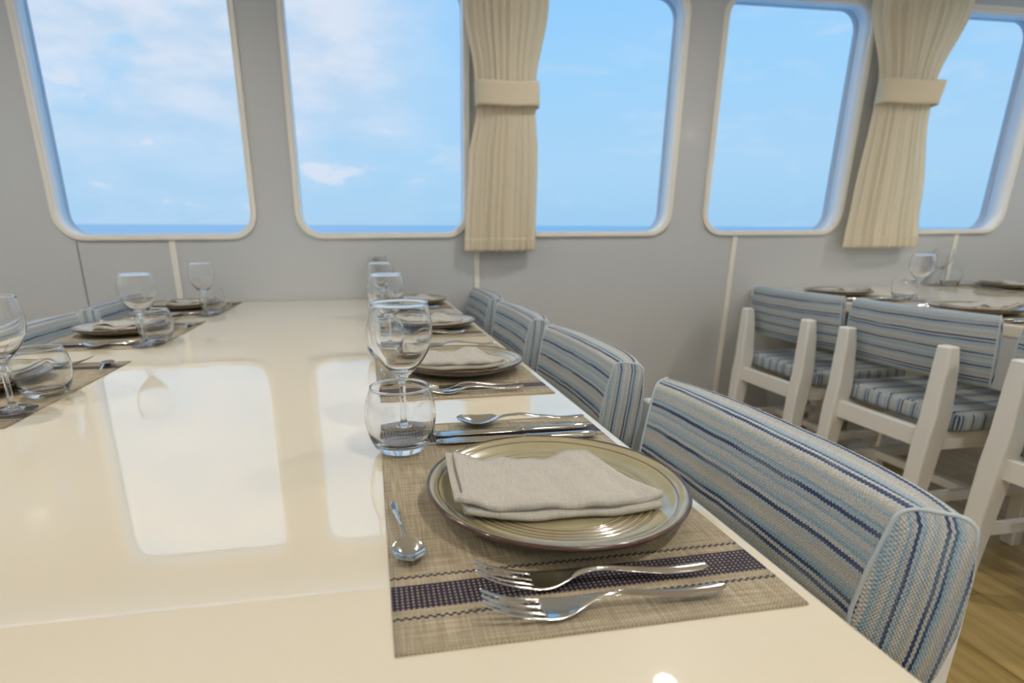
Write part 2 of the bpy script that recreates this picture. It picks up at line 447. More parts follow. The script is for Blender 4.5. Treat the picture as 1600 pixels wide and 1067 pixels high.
WINS = [(-1.177, -0.459), (-0.266, 0.425), (0.675, 1.367), (1.562, 2.262), (2.50, 3.208)]
S0, S1 = 0.272, 1.225
OPEN = [rrect(a, b_, S0, S1, 0.085) for a, b_ in WINS]
DEPTH = 0.065
XL, XR = -2.7, 4.7
CEIL = 1.40     # ceiling height above table top
me = flat_shape('wall_front', [[(XL, -0.78), (XR, -0.78), (XR, 1.46), (XL, 1.46)]] + OPEN, -DEPTH, 0.0, M['wall'])
o = link('wall_front', me); o.matrix_world = WALL_M; struct(o)
for i, (a, b_) in enumerate(WINS):
    me = flat_shape('window_lip', [rrect(a-0.021, b_+0.021, S0-0.021, S1+0.021, 0.105), rrect(a-0.001, b_+0.001, S0-0.001, S1+0.001, 0.086)], -0.004, 0.013, M['trim'], 0.005, 3)
    wdw = link('window_%d' % (i+1), me); wdw.matrix_world = WALL_M; struct(wdw)
    me = flat_shape('outer_frame', [rrect(a-0.04, b_+0.04, S0-0.04, S1+0.04, 0.12), rrect(a, b_, S0, S1, 0.085)], -DEPTH-0.035, -DEPTH, M['outer'])
    c = link('outer_frame', me, wdw); struct(c)
    me = flat_shape('reveal', [rrect(a-0.0005, b_+0.0005, S0-0.0005, S1+0.0005, 0.0855), rrect(a+0.003, b_-0.003, S0+0.003, S1-0.003, 0.082)], -DEPTH, 0.010, M['reveal'])
    c = link('reveal', me, wdw); struct(c)
    me = flat_shape('pane', [rrect(a-0.005, b_+0.005, S0-0.005, S1+0.005, 0.085)], -DEPTH-0.022, -DEPTH-0.016, M['pane'])
    c = link('pane', me, wdw); struct(c)
for i, (x, wd_, z1, mt) in enumerate([(-1.13, 0.004, 0.0015, 'joint'), (-0.777, 0.023, 0.006, 'trim'), (0.4755, 0.023, 0.006, 'trim'), (1.724, 0.023, 0.006, 'trim'), (2.97, 0.023, 0.006, 'trim')]):
    me = box_mesh('trim', x-wd_/2, x+wd_/2, -0.74, S0-0.0225, -0.002, z1, M[mt])
    o = link('trim_%d' % (i+1), me); o.matrix_world = WALL_M; struct(o)

# room shell
YB = -4.2
yfloor = WY + 0.78*math.sin(TILT)
struct(link('floor', box_mesh('floor', XL-0.1, XR+0.1, YB-0.1, yfloor+0.1, -0.06, 0.0, M['floor'])))
struct(link('ceiling', box_mesh('ceiling', XL-0.1, XR+0.1, YB-0.1, WY-0.1, TZ+CEIL, TZ+CEIL+0.06, M['ceiling'])))
# unseen side walls, three window openings each added for sky light on the glassware
for name, x0 in (('wall_left', XL-0.08), ('wall_right', XR)):
    loops = [[(YB, 0), (WY+0.06, 0), (WY+0.06, TZ+CEIL), (YB, TZ+CEIL)]] + [rrect(a, a+1.25, TZ+S0, TZ+S1, 0.085) for a in (-3.4, -1.4, 0.6)]
    me = flat_shape(name, loops, 0, 0.08, M['wall'])
    o = link(name, me); o.matrix_world = Matrix(((0, 0, 1, x0), (1, 0, 0, 0), (0, 1, 0, 0), (0, 0, 0, 1))); struct(o)
# unseen aft wall, three wide openings made to let sky light in
loops = [[(XL, 0), (XR, 0), (XR, TZ+CEIL), (XL, TZ+CEIL)]] + [rrect(a, a+1.9, 0.75, 1.95, 0.08) for a in (-2.3, 0.05, 2.4)]
me = flat_shape('wall_back', loops, 0, 0.08, M['wall'])
o = link('wall_back', me); o.matrix_world = Matrix(((1, 0, 0, 0), (0, 0, 1, YB-0.08), (0, 1, 0, 0), (0, 0, 0, 1))); struct(o)

# the sea outside: the yacht heels a little, so the water is tilted against the saloon
r1, r2 = pixel_ray(120, 349.5), pixel_ray(1490, 354.5)
sn_ = r2.cross(r1).normalized()
if sn_.z < 0: sn_ = -sn_
t1 = Vector((1, 0, 0)); t1 = (t1 - sn_*t1.dot(sn_)).normalized(); t2 = sn_.cross(t1)
v = []; nring = 48
for rad in (5, 60, 400, 6000): v += [tuple(t1*rad*math.cos(2*PI*k/nring) + t2*rad*math.sin(2*PI*k/nring)) for k in range(nring)]
f = [(i*nring+k, i*nring+(k+1) % nring, (i+1)*nring+(k+1) % nring, (i+1)*nring+k) for i in range(3) for k in range(nring)] + [tuple(range(nring))]
o = link('sea', new_mesh('sea', v, f, M['sea']), loc=CAM - sn_*3.2); struct(o)

# ------------------------------------------------------------------ ceiling downlights
lens0 = lathe('lens', [(0, 0.0), (0.036, 0.0), (0.036, 0.008), (0, 0.008)], M['lamp'], 32)
ring0 = lathe('ring', [(0.037, -0.004), (0.050, -0.006), (0.056, 0.0), (0.056, 0.006), (0.037, 0.006)], M['lamp_ring'], 40, True)
for i, (x, y) in enumerate(LAMP_SPOTS):
    dl = empty('downlight', (x, y, TZ+CEIL-0.006))
    row = {1.58: 'row by the front windows', 1.5: 'row by the front windows', 1.22: 'row by the front windows', 0.1: 'middle row', -0.1: 'middle row', -1.6: 'aft row', -3.0: 'row by the aft windows'}[y]
    tag(dl, 'round recessed ceiling downlight in the %s' % row, 'ceiling light', 'recessed downlights, ' + row)
    link('lens', lens0, dl); link('ring', ring0, dl)

# ------------------------------------------------------------------ tables
def table(name, label, x0, x1, y0, y1, ped):
    root = empty(name, ((x0+x1)/2, (y0+y1)/2, 0)); cx, cy = root.location.x, root.location.y
    me = box_mesh('table_top', x0-cx, x1-cx, y0-cy, y1-cy, TZ-0.04, TZ, M['lacquer'])
    o = bevel(link('table_top', me, root), 0.006, 3)
    for yy in ped:
        bevel(link('pedestal', box_mesh('pedestal', -0.20, 0.20, yy-cy-0.05, yy-cy+0.05, 0.03, TZ-0.04, M['chair_white']), root), 0.006)
        bevel(link('foot', box_mesh('foot', -0.30, 0.30, yy-cy-0.08, yy-cy+0.08, 0.0, 0.03, M['chair_white']), root), 0.006)
    tag(root, label, 'table')
    return root
EDGE = 0.319                      # aisle-side edge of the long table
LEDGE = -0.843
T2L, T2R = 1.844, 3.15             # second table
table('dining_table', 'long glossy cream dining table with places set down both its sides', LEDGE, EDGE, -0.75, WY-0.006, (0.0, 1.1, 2.2))
table('dining_table', 'smaller cream dining table across the aisle, behind two grey-backed chairs', T2L, T2R, 0.35, WY-0.006, (0.95, 2.2))

# ------------------------------------------------------------------ chairs (local: +x faces the table, table edge at x = 0, floor at z = 0)
def make_chair(label):
    root = empty('dining_chair')
    tag(root, label, 'chair')
    # back pad
    HB, NA = 0.243, 28
    zb, zt = TZ-0.166, TZ+0.038
    rings = []; vs_ = []
    def section(a):
        xf = -0.124 + 0.010*a*a; xr = -0.190 + 0.034*abs(a)**3
        tilt = lambda z: -0.022*((z-zt)/(zb-zt)) * -1 - 0.0      # bottom comes forward
        drop = 0.0
        zt_ = zt - drop; rr_ = 0.0135
        pts = [(xf, zb+rr_)]
        for (cx, cz, a0, a1, n_) in ((xf-rr_, zt_-rr_, 0, 90, 5), (xr+rr_, zt_-rr_, 90, 180, 5), (xr+rr_, zb+rr_, 180, 270, 4), (xf-rr_, zb+rr_, 270, 360, 4)):
            if cx == xf-rr_ and cz > (zb+zt)/2:
                for q in (0.25, 0.5, 0.75): pts.append((xf + 0.006*math.sin(PI*q), zb+rr_+(zt_-2*rr_-zb)*q))
            if cx == xr+rr_ and cz < (zb+zt)/2:
                for q in (0.75, 0.5, 0.25): pts.append((xr - 0.008*math.sin(PI*q), zb+rr_+(zt_-2*rr_-zb)*q))
            for k in range(n_+1):
                an = R(a0+(a1-a0)*k/n_); pts.append((cx+rr_*math.cos(an), cz+rr_*math.sin(an)))
        out = []
        for (x, z) in pts[:-1]:
            fx = 0.024*(zt-z)/(zt-zb)
            w_ = (x-xr)/(xf-xr)                       # ends are cut at a slant: the front is narrower
            out.append(Vector((x+fx, HB*a*(1-0.14*w_*abs(a)), z)))
        return out
    secs = [section(-1+2*k/NA) for k in range(NA+1)]
    n = len(secs[0])
    mid = secs[NA//2]; vv = [0.0]
    for k in range(1, n+1): vv.append(vv[-1] + (mid[k % n]-mid[k-1]).length)
    V = [p for s_ in secs for p in s_]; F = []; UV = []
    for i in range(NA):
        u0, u1 = HB*(-1+2*i/NA), HB*(-1+2*(i+1)/NA)
        for k in range(n):
            k2 = (k+1) % n
            F.append((i*n+k, i*n+k2, (i+1)*n+k2, (i+1)*n+k)); UV.append([(u0, vv[k]), (u0, vv[k+1]), (u1, vv[k+1]), (u1, vv[k])])
    link('backrest', uv_mesh('backrest', V, F, UV, M['fabric']), root)
    for e_, sgn in ((0, -1), (NA, 1)):
        ring_ = secs[e_]; cen = sum(ring_, Vector())/n
        mid_ = [cen + (p-cen)*0.88 + Vector((0, sgn*0.008, 0)) for p in ring_]
        inn = [cen + (p-cen)*0.35 + Vector((0, sgn*0.012, 0)) for p in ring_]
        V = [p+Vector((0, sgn*0.0004, 0)) for p in ring_] + mid_ + inn + [cen+Vector((0, sgn*0.0125, 0))]
        F = []
        for k in range(n):
            k2 = (k+1) % n
            F += [(k, k2, n+k2, n+k), (n+k, n+k2, 2*n+k2, 2*n+k), (2*n+k, 2*n+k2, 3*n)]
        UV = [[(V[q].z, (V[q].x - cen.x - 0.024*(zt-V[q].z)/(zt-zb))*-2.4 + 0.048) for q in fc] for fc in F]
        link('side_panel', uv_mesh('side_panel', V, F, UV, M['fabric']), root)
        # piping cord around the side panel
        rg = []
        for k in range(n):
            p = ring_[k]; tn = (ring_[(k+1) % n]-ring_[k-1]).normalized(); bi = Vector((0, 1, 0)); nn = tn.cross(bi).normalized()
            rg.append([p + (nn*math.cos(2*PI*q/6) + bi*math.sin(2*PI*q/6))*0.0022 for q in range(6)])
        V = [p for r_ in rg for p in r_]
        F = [(i*6+q, i*6+(q+1) % 6, ((i+1) % n)*6+(q+1) % 6, ((i+1) % n)*6+q) for i in range(n) for q in range(6)]
        link('piping', new_mesh('piping', V, F, M['piping']), root)
    # rear legs, one piece with the back posts
    for s_ in (-1, 1):
        y = 0.176*s_
        pts = [(-0.232, y, 0.0), (-0.212, y, 0.40), (-0.206, y, 0.475), (-0.214, y, 0.62), (-0.221, y, TZ-0.050)]
        me = beam('rear_leg', pts, [(0.040, 0.046), (0.062, 0.052), (0.060, 0.052), (0.046, 0.048), (0.036, 0.042)], M['chair_white'])
        bevel(link('rear_leg', me, root), 0.007, 3)
        me = beam('front_leg', [(0.215, y, 0.0), (0.205, y, 0.415)], [(0.036, 0.040), (0.048, 0.046)], M['chair_white'])
        bevel(link('front_leg', me, root), 0.005)
        bevel(link('side_rail', box_mesh('side_rail', -0.19, 0.185, y-0.014, y+0.014, 0.365, 0.425, M['chair_white']), root), 0.004)
        bevel(link('side_stretcher', box_mesh('side_stretcher', -0.232, 0.195, y-0.011, y+0.011, 0.185, 0.22, M['chair_white']), root), 0.004)
    bevel(link('rear_rail', box_mesh('rear_rail', -0.222, -0.196, -0.17, 0.17, 0.365, 0.425, M['chair_white']), root), 0.004)
    bevel(link('front_rail', box_mesh('front_rail', 0.192, 0.216, -0.17, 0.17, 0.365, 0.425, M['chair_white']), root), 0.004)
    bevel(link('cross_stretcher', box_mesh('cross_stretcher', -0.012, 0.018, -0.18, 0.18, 0.188, 0.217, M['chair_white']), root), 0.004)
    # seat cushion
    bm = bmesh.new()
    bmesh.ops.create_cube(bm, size=1.0)
    for vt in bm.verts: vt.co = Vector((vt.co.x*0.40+0.028, vt.co.y*0.43, vt.co.z*0.062+0.456))
    bmesh.ops.bevel(bm, geom=list(bm.edges), offset=0.018, segments=4, profile=0.5, affect='EDGES')
    bmesh.ops.recalc_face_normals(bm, faces=bm.faces)
    ul = bm.loops.layers.uv.new('UVMap')
    for fc in bm.faces:
        nx, ny, nz_ = fc.normal; fc.smooth = True
        for lp in fc.loops:
            c_ = lp.vert.co
            if abs(ny) > 0.7: uv = (c_.z, c_.x*0.9)
            elif abs(nz_) > 0.7: uv = (c_.x, c_.y*0.55)
            else: uv = (c_.z, c_.y*0.9)
            lp[ul].uv = uv
    me = bpy.data.meshes.new('seat'); bm.to_mesh(me); bm.free(); me.materials.append(M['fabric'])
    link('seat', me, root)
    return root
def uv_mesh(name, V, F, UV, mat):
    me = bpy.data.meshes.new(name); me.from_pydata([tuple(p) for p in V], [], F)
    ul = me.uv_layers.new(name='UVMap'); li = 0
    for fc, uv in zip(F, UV):
        for q in uv: ul.data[li].uv = q; li += 1
    bm = bmesh.new(); bm.from_mesh(me); bmesh.ops.recalc_face_normals(bm, faces=bm.faces); bm.to_mesh(me); bm.free()
    for p in me.polygons: p.use_smooth = True
    me.materials.append(mat)
    return me
M['piping'] = principled('pale_blue_piping', (0.50, 0.56, 0.60), 0.8, spec=0.2)[0]

chair0 = make_chair('blue-striped chair beside the first place setting, its end panel in full view')
G1 = 'striped chairs along the long table\'s aisle side'
chair0.location = (EDGE, 0.567, 0); chair0.rotation_euler = (0, 0, PI); chair0['group'] = G1
dup(chair0, (EDGE, 1.14, 0), PI, 'blue-striped chair beside the second place setting, second along the aisle', G1)
dup(chair0, (EDGE, 1.685, 0), PI, 'blue-striped chair beside the third place setting, third along the aisle', G1)
dup(chair0, (EDGE, 2.226, 0), PI, 'blue-striped chair in the corner between long table and window wall', G1)
G2 = 'striped chairs along the long table\'s far side'
dup(chair0, (LEDGE+0.065, 1.14, 0), 0, 'blue-striped chair behind the big wine glass across the long table', G2)
dup(chair0, (LEDGE+0.065, 1.685, 0), 0, 'blue-striped chair across the long table, seen between the two wine glasses', G2)
dup(chair0, (LEDGE+0.065, 2.226, 0), 0, 'blue-striped chair across the long table, last before the window wall', G2)
G3 = 'chairs along the second table'
dup(chair0, (T2L, 2.018, 0), 0, 'white-framed chair with grey striped back, standing by the window wall', G3)
dup(chair0, (T2L, 1.486, 0), 0, 'white-framed chair with grey striped back, middle of the second table', G3)
dup(chair0, (T2L, 0.940, 0), 0, 'white-framed chair cut off by the photo edge, only its legs showing', G3)

# ------------------------------------------------------------------ curtains tied on the window pillars
def curtain(label, tielabel, keys, tie, pleats, seed):
    """keys: (s, left X, right X, pleat depth) from hem to head, in wall space"""
    rnd = random.Random(seed); ph = [rnd.uniform(0, 6.28) for _ in range(4)]
    keys = sorted(keys); NU, NV = 150, 60; smin, smax = keys[0][0], keys[-1][0]
    tl = [(k[0], k[1]) for k in keys]; tr_ = [(k[0], k[2]) for k in keys]; ta = [(k[0], k[3]) for k in keys]
    V = []; F = []
    for i in range(NV+1):
        s = smin + (smax-smin)*i/NV
        a, b_, am = smooth_table(tl, s), smooth_table(tr_, s), smooth_table(ta, s)
        for j in range(NU+1):
            u = j/NU
            uu = u + 0.018*math.sin(2*PI*2*u+ph[0]) + 0.010*math.sin(2*PI*5*u+ph[1])
            off = 0.62*am*(math.sin(2*PI*pleats*uu+ph[2]) + 0.35*math.sin(2*PI*pleats*2.3*uu+ph[3]+s*1.5))
            bow = 0.030*(1-(2*u-1)**2)
            z = 0.052 + bow + off*min(1, 8*u*(1-u)+0.25)
            x = a+(b_-a)*u + 0.25*am*math.cos(2*PI*pleats*uu+ph[2])
            V.append((x, s + 0.004*math.sin(2*PI*pleats*uu) * (1 if i == 0 else 0), z))
    for i in range(NV):
        for j in range(NU):
            p = i*(NU+1)+j; F.append((p, p+1, p+NU+2, p+NU+1))
    root = link('curtain', new_mesh('curtain', V, F, M['curtain'])); root.matrix_world = WALL_M
    sd = root.modifiers.new('cloth_thickness', 'SOLIDIFY'); sd.thickness = 0.0025; sd.offset = 0
    tag(root, label, 'curtain', 'tied-back curtains on the window pillars')
    # tieback band wrapped around the gathered cloth
    s0, s1, a0, b0, a1, b1 = tie
    rings = []; ns = 40
    for q in range(9):
        w_ = q/8; s = s0+(s1-s0)*w_; a = a0+(a1-a0)*w_; b_ = b0+(b1-b0)*w_
        ring_ = []
        for k in range(ns):
            an = 2*PI*k/ns; c_, s__ = math.cos(an), math.sin(an)
            ex = (a+b_)/2 + (b_-a)/2*abs(c_)**0.8*(1 if c_ >= 0 else -1)
            ez = 0.068 + 0.046*abs(s__)**0.75*(1 if s__ >= 0 else -1)
            ring_.append((ex, s + 0.003*math.sin(3*an), ez))
        rings.append(ring_)
    V = [p for r_ in rings for p in r_]
    F = [(i*ns+k, i*ns+(k+1) % ns, (i+1)*ns+(k+1) % ns, (i+1)*ns+k) for i in range(8) for k in range(ns)]
    c = link('tieback', new_mesh('tieback', V, F, M['curtain']), root)
    sd = c.modifiers.new('cloth_thickness', 'SOLIDIFY'); sd.thickness = 0.004; sd.offset = 1
    c['label'] = tielabel
    # hem: the doubled cloth along the bottom edge
    V2 = []; F2 = []
    for i in range(6):
        s = smin - 0.001 + 0.055*i/5
        a, b_, am = smooth_table(tl, s), smooth_table(tr_, s), smooth_table(ta, s)
        for j in range(NU+1):
            u = j/NU
            uu = u + 0.018*math.sin(2*PI*2*u+ph[0]) + 0.010*math.sin(2*PI*5*u+ph[1])
            off = 0.62*am*(math.sin(2*PI*pleats*uu+ph[2]) + 0.35*math.sin(2*PI*pleats*2.3*uu+ph[3]+s*1.5))
            V2.append((a+(b_-a)*u + 0.25*am*math.cos(2*PI*pleats*uu+ph[2]), s, 0.0545 + 0.030*(1-(2*u-1)**2) + off*min(1, 8*u*(1-u)+0.25)))
    for i in range(5):
        for j in range(NU):
            p = i*(NU+1)+j; F2.append((p, p+1, p+NU+2, p+NU+1))
    h = link('hem', new_mesh('hem', V2, F2, M['curtain']), root)
    sd = h.modifiers.new('cloth_thickness', 'SOLIDIFY'); sd.thickness = 0.002; sd.offset = 0
    return root
curtain('cream pleated curtain tied back on the pillar at the long table\'s end', 'cream cloth tieback',
        [(0.196, 0.415, 0.728, 0.012), (0.30, 0.418, 0.729, 0.011), (0.557, 0.434, 0.729, 0.009), (0.757, 0.466, 0.714, 0.006), (0.843, 0.460, 0.712, 0.006), (1.13, 0.414, 0.757, 0.010), (1.38, 0.385, 0.79, 0.012)],
        (0.756, 0.845, 0.461, 0.718, 0.458, 0.715), 9, 3)
curtain('cream pleated curtain hanging askew on the pillar above the second table', 'cream cloth tieback pulled to one side',
        [(0.193, 2.274, 2.694, 0.012), (0.40, 2.282, 2.665, 0.011), (0.80, 2.303, 2.604, 0.007), (0.91, 2.303, 2.606, 0.007), (1.22, 2.202, 2.715, 0.013), (1.38, 2.16, 2.77, 0.015)],
        (0.815, 0.912, 2.300, 2.604, 2.302, 2.624), 7, 5)

# ------------------------------------------------------------------ tableware (local origins on the table surface)
def rounded_mat():
    nx, ny = 20, 32; top, bot = [], []
    rnd = random.Random(2)
    for i in range(nx+1):
        tr_, br_ = [], []
        for j in range(ny+1):
            x = -0.150+0.30*i/nx; y = -0.226+0.452*j/ny
            h = 0.0004*math.sin(x*31+y*17)
            tr_.append((x, y, 0.0016+max(0, h))); br_.append((x, y, 0.0003))
        top.append(tr_); bot.append(br_)
    return closed_sheet('placemat', top, bot, lambda i, j: True, M['mat'])
ME_mat = rounded_mat()
MATZ = 0.0022

def plate_profile():
    top = [(0, 0.0085), (0.03, 0.0085), (0.060, 0.0086), (0.071, 0.0088)]
    r = 0.071
    while r < 0.1036:
        u = (r-0.071)/0.0326
        top.append((r, 0.0088 + 0.0050*u**1.6 + 0.0010*(1-math.cos(2*PI*(r-0.071)/0.0068))*0.5)); r += 0.00085
    top += [(0.108, 0.0155), (0.1130, 0.0180), (0.1155, 0.0193), (0.1165, 0.0192), (0.1175, 0.0201), (0.122, 0.0222), (0.1255, 0.0236)]
    under = [(0.1262, 0.0190), (0.120, 0.0155), (0.108, 0.0095), (0.090, 0.0052), (0.078, 0.0042), (0.074, 0.0002), (0.070, 0.0002), (0.067, 0.0034), (0.03, 0.0036), (0, 0.0036)]
    return top + under
ME_plate = lathe('dinner_plate', plate_profile(), M['glaze'], 96)
ME_rim = lathe('rim', [(0.1250, 0.0233), (0.1256, 0.0240), (0.1268, 0.0243), (0.1280, 0.0236), (0.1285, 0.0222), (0.1280, 0.0204), (0.1266, 0.0190), (0.1256, 0.0192), (0.1254, 0.0212)], M['rim'], 96, True)

def napkin_mesh():
    # one long cloth folded to four layers, lofted along its length (x); near edge is -y
    D, L = 0.0545, 0.095; lay = 0.0042
    path = []
    for k in range(4):
        z = 0.0020 + lay*k; d = D - 0.0015*k
        ys = [d - 2*d*q/10 for q in range(11)]
        if k % 2: ys = ys[::-1]
        ys = ys[0 if k == 0 else 1: ]
        for y in ys: path.append([y, z, k])
        if k < 3:
            sg = -1 if k % 2 == 0 else 1
            for a in (-45, 0, 45):
                path.append([sg*(d + lay*0.5*math.cos(R(a))), z + lay*0.5 + lay*0.5*math.sin(R(a)), k+0.5])
    th = 0.0019; NX = 46
    V = []; n = len(path)
    nrm = []
    for i in range(n):
        a = path[max(0, i-1)]; b_ = path[min(n-1, i+1)]
        ty, tz = b_[0]-a[0], b_[1]-a[1]; l_ = math.hypot(ty, tz); nrm.append((-tz/l_, ty/l_))
    rings = []
    for q in range(NX+1):
        u = -1+2*q/NX
        ring_ = []
        def pos(i, s_):
            y, z, k = path[i]; ny_, nz_ = nrm[i]
            y += s_*ny_*th; z += s_*nz_*th
            e = (k/3.0)
            x = u*L*(1 - 0.012*(3-k)*0.5) + 0.0048*math.sin(k*2.3+0.6)*(0.35-0.65*u)
            # the far corner of the upper fold is rolled over: slanted short side
            slant = 0.030*(y+D)/(2*D)*max(0, u) ; x -= slant*max(0, u)**3
            wob = 0.0016*math.sin(u*9+k*1.7) + 0.0011*math.sin(u*17+y*60)
            z += e*wob
            far = max(0, (y)/D)
            z += e*(0.0100*math.exp(-((u-0.50)/0.26)**2)*far**1.2 + 0.0020*math.exp(-((u+0.92)/0.16)**2)*far + 0.0030*math.exp(-((u-0.05)/0.35)**2)*max(0, 1-abs(y)/D))
            z += 0.0010*e*max(0, -u)**2
            z -= e*0.0030*max(0, u)**4
            y += 0.0022*math.sin(u*6+k)*(0.4+0.6*e)
            z = max(z, 0.0004) + 0.0012
            rr_ = math.hypot(x-0.011, y+0.004)
            z += 0.0062*max(0, (rr_-0.066)/0.034)**1.35 if rr_ < 0.1 else 0.0062 + (rr_-0.1)*0.30
            return (x, y, z)
        for i in range(n): ring_.append(pos(i, 1))
        for i in range(n-1, -1, -1): ring_.append(pos(i, -1))
        rings.append(ring_)
    me = loft('napkin', rings, M['linen'], caps=False)
    # close the ends strip by strip
    bm = bmesh.new(); bm.from_mesh(me); bm.verts.ensure_lookup_table(); N2 = 2*n
    for e_ in (0, NX):
        for i in range(n-1):
            a, b_ = e_*N2+i, e_*N2+i+1; c_, d_ = e_*N2+(N2-1-(i+1)), e_*N2+(N2-1-i)
            try:
                fc = bm.faces.new([bm.verts[q] for q in (a, b_, c_, d_)]); fc.smooth = True
            except ValueError: pass
    bmesh.ops.recalc_face_normals(bm, faces=bm.faces); bm.to_mesh(me); bm.free()
    return me
ME_napkin = napkin_mesh()

def fork_mesh():
    xs = [0, .004, .012, .022, .032, .040, .044, .048, .054, .061, .068, .074, .080, .087, .096, .108, .122, .136, .150, .164, .175, .182, .185]
    wt = [(0, .0098), (.02, .0112), (.044, .0124), (.054, .0126), (.062, .0112), (.070, .0078), (.078, .0044), (.088, .0029), (.10, .0028), (.13, .0040), (.16, .0054), (.175, .0056), (.182, .0044), (.185, .0020)]
    zt_ = [(0, .0185), (.012, .0115), (.026, .0060), (.044, .0026), (.056, .0020), (.066, .0032), (.080, .0092), (.092, .0118), (.108, .0110), (.13, .0078), (.15, .0058), (.168, .0062), (.185, .0085)]
    tt = [(0, .0012), (.02, .0018), (.05, .0020), (.07, .0026), (.09, .0034), (.12, .0040), (.16, .0040), (.185, .0026)]
    ks = [-1, -.66, -.447, -.107, .107, .447, .66, 1]
    top, bot = [], []
    for x in xs:
        w_, z, th = lerp_table(wt, x), lerp_table(zt_, x), lerp_table(tt, x)
        head = 1 if x < .066 else max(0, 1-(x-.066)/.015)
        ta, ba = [], []
        for k in ks:
            dish = 0.0012*head*k*k
            crown = (1-head)*0.55*th*k*k
            ta.append((x, w_*k, z+dish+th/2-crown)); ba.append((x, w_*k, z+dish-th/2+crown*0.5))
        top.append(ta); bot.append(ba)
    lim = xs.index(.044)
    me = closed_sheet('dinner_fork', top, bot, lambda i, j: i >= lim or j in (0, 2, 4, 6), M['steel'])
    return me
ME_fork = fork_mesh()

def spoon_mesh(name, L, bw, bl):
    """bowl tip at x = 0"""
    k_ = L/0.18
    top, bot = [], []; N = 40; ks = [-1+2*q/10 for q in range(11)]
    wt = [(bl, .0042*k_), (bl+.012*k_, .0030*k_), (.09*k_, .0028*k_), (.125*k_, .0042*k_), (.16*k_, .0056*k_), (.172*k_, .0052*k_), (.178*k_, .0036*k_), (L, .0010)]
    zt_ = [(0, .0085*k_), (bl*.5, .0050*k_), (bl*.85, .0070*k_), (bl+.012*k_, .0105*k_), (bl+.028*k_, .0118*k_), (.12*k_, .0085*k_), (.15*k_, .0058*k_), (L, .0078*k_)]
    for i in range(N+1):
        x = L*(i/N)
        if x < bl*0.94:
            q = min(1, max(0, x/bl)); w_ = max(.0012, bw*math.sqrt(max(0, 1-((q-0.46)/(0.46 if q < .46 else 0.56))**2))) if q > 0.001 else 0.0012
        else: w_ = lerp_table(wt, x)
        w0 = lerp_table(wt, max(x, bl)); w_ = max(w_, w0) if x > bl*0.6 else w_
        inb = max(0, 1-((x/bl-0.48)/0.52)**2) if x < bl else 0
        z = smooth_table(zt_, x); th = 0.0016 if x < bl*.8 else (0.0036*k_)
        ta, ba = [], []
        for k in ks:
            dip = -bw*0.42*inb*(1-k*k)
            crown = 0.5*th*k*k if x >= bl*.9 else 0.0003*k*k
            ta.append((x, w_*k, z+dip+th/2-crown)); ba.append((x, w_*k, z+dip-th/2+crown*.5))
        top.append(ta); bot.append(ba)
    zmin = min(p[2] for r_ in bot for p in r_)
    top = [[(x, y, z-zmin) for x, y, z in r_] for r_ in top]; bot = [[(x, y, z-zmin) for x, y, z in r_] for r_ in bot]
    return closed_sheet(name, top, bot, lambda i, j: True, M['steel'])
ME_tsp = spoon_mesh('teaspoon', 0.108, 0.0140, 0.038)
ME_sp = spoon_mesh('soup_spoon', 0.182, 0.0205, 0.062)

def knife_meshes():
    # blade
    N = 26; top, bot = [], []
    for i in range(N+1):
        x = 0.118*i/N
        w1 = 0.0088*min(1, (x/0.03+0.06))**0.55 if x < .03 else 0.0088 - 0.0022*((x-.03)/.088)
        w0 = -0.0088*min(1, (x/0.012+0.1))**0.6 if x < .012 else -0.0088 + 0.0030*((x-.012)/.106)
        ta = []; ba = []
        for k in range(7):
            q = k/6; y = w0+(w1-w0)*q; th = 0.0004+0.0013*q
            ta.append((x, y, 0.0040+th)); ba.append((x, y, 0.0040-th))
        top.append(ta); bot.append(ba)
    blade = closed_sheet('blade', top, bot, lambda i, j: True, M['steel'])
    rings = []
    for x, w_, h in [(0.112, .0030, .0014), (0.114, .0052, .0026), (0.119, .0066, .0038), (0.123, .0066, .0039), (0.127, .0056, .0034), (0.14, .0058, .0036), (0.165, .0068, .0041), (0.190, .0076, .0043), (0.205, .0072, .0041), (0.211, .0052, .0030), (0.2135, .0020, .0012)]:
        rings.append([(x, w_*math.cos(2*PI*k/16), 0.0045+h*math.sin(2*PI*k/16)) for k in range(16)])
    return blade, loft('handle', rings, M['steel'])
ME_blade, ME_khandle = knife_meshes()

# stemmed wine glass: bowl, stem, foot
bowl_out = [(0.0, 0.0725), (0.005, 0.0728), (0.0075, 0.0745), (0.012, 0.0795), (0.020, 0.0875), (0.0290, 0.0985), (0.0362, 0.111), (0.0402, 0.124), (0.0416, 0.135), (0.0412, 0.147), (0.0388, 0.160), (0.0367, 0.1706)]
lip = [(0.0360+0.0011*math.cos(R(a)), 0.1720+0.0011*math.sin(R(a))) for a in range(-20, 221, 20)]
bowl_in = [(0.0355, 0.1706), (0.0378, 0.160), (0.0402, 0.147), (0.0405, 0.135), (0.0390, 0.124), (0.0350, 0.1115), (0.0275, 0.0998), (0.0185, 0.0900), (0.010, 0.0848), (0.004, 0.0836), (0, 0.0835)]
def dense(pr, n=4):
    """Catmull-Rom through the profile"""
    out = []
    for i in range(len(pr)-1):
        p0, p1, p2, p3 = pr[max(0, i-1)], pr[i], pr[i+1], pr[min(len(pr)-1, i+2)]
        for k in range(n):
            t_ = k/n; q = []
            for a, b_, c_, d_ in zip(p0, p1, p2, p3):
                q.append(0.5*((2*b_)+(-a+c_)*t_+(2*a-5*b_+4*c_-d_)*t_*t_+(-a+3*b_-3*c_+d_)*t_**3))
            out.append((max(0, q[0]), q[1]))
    out.append(pr[-1]); return out
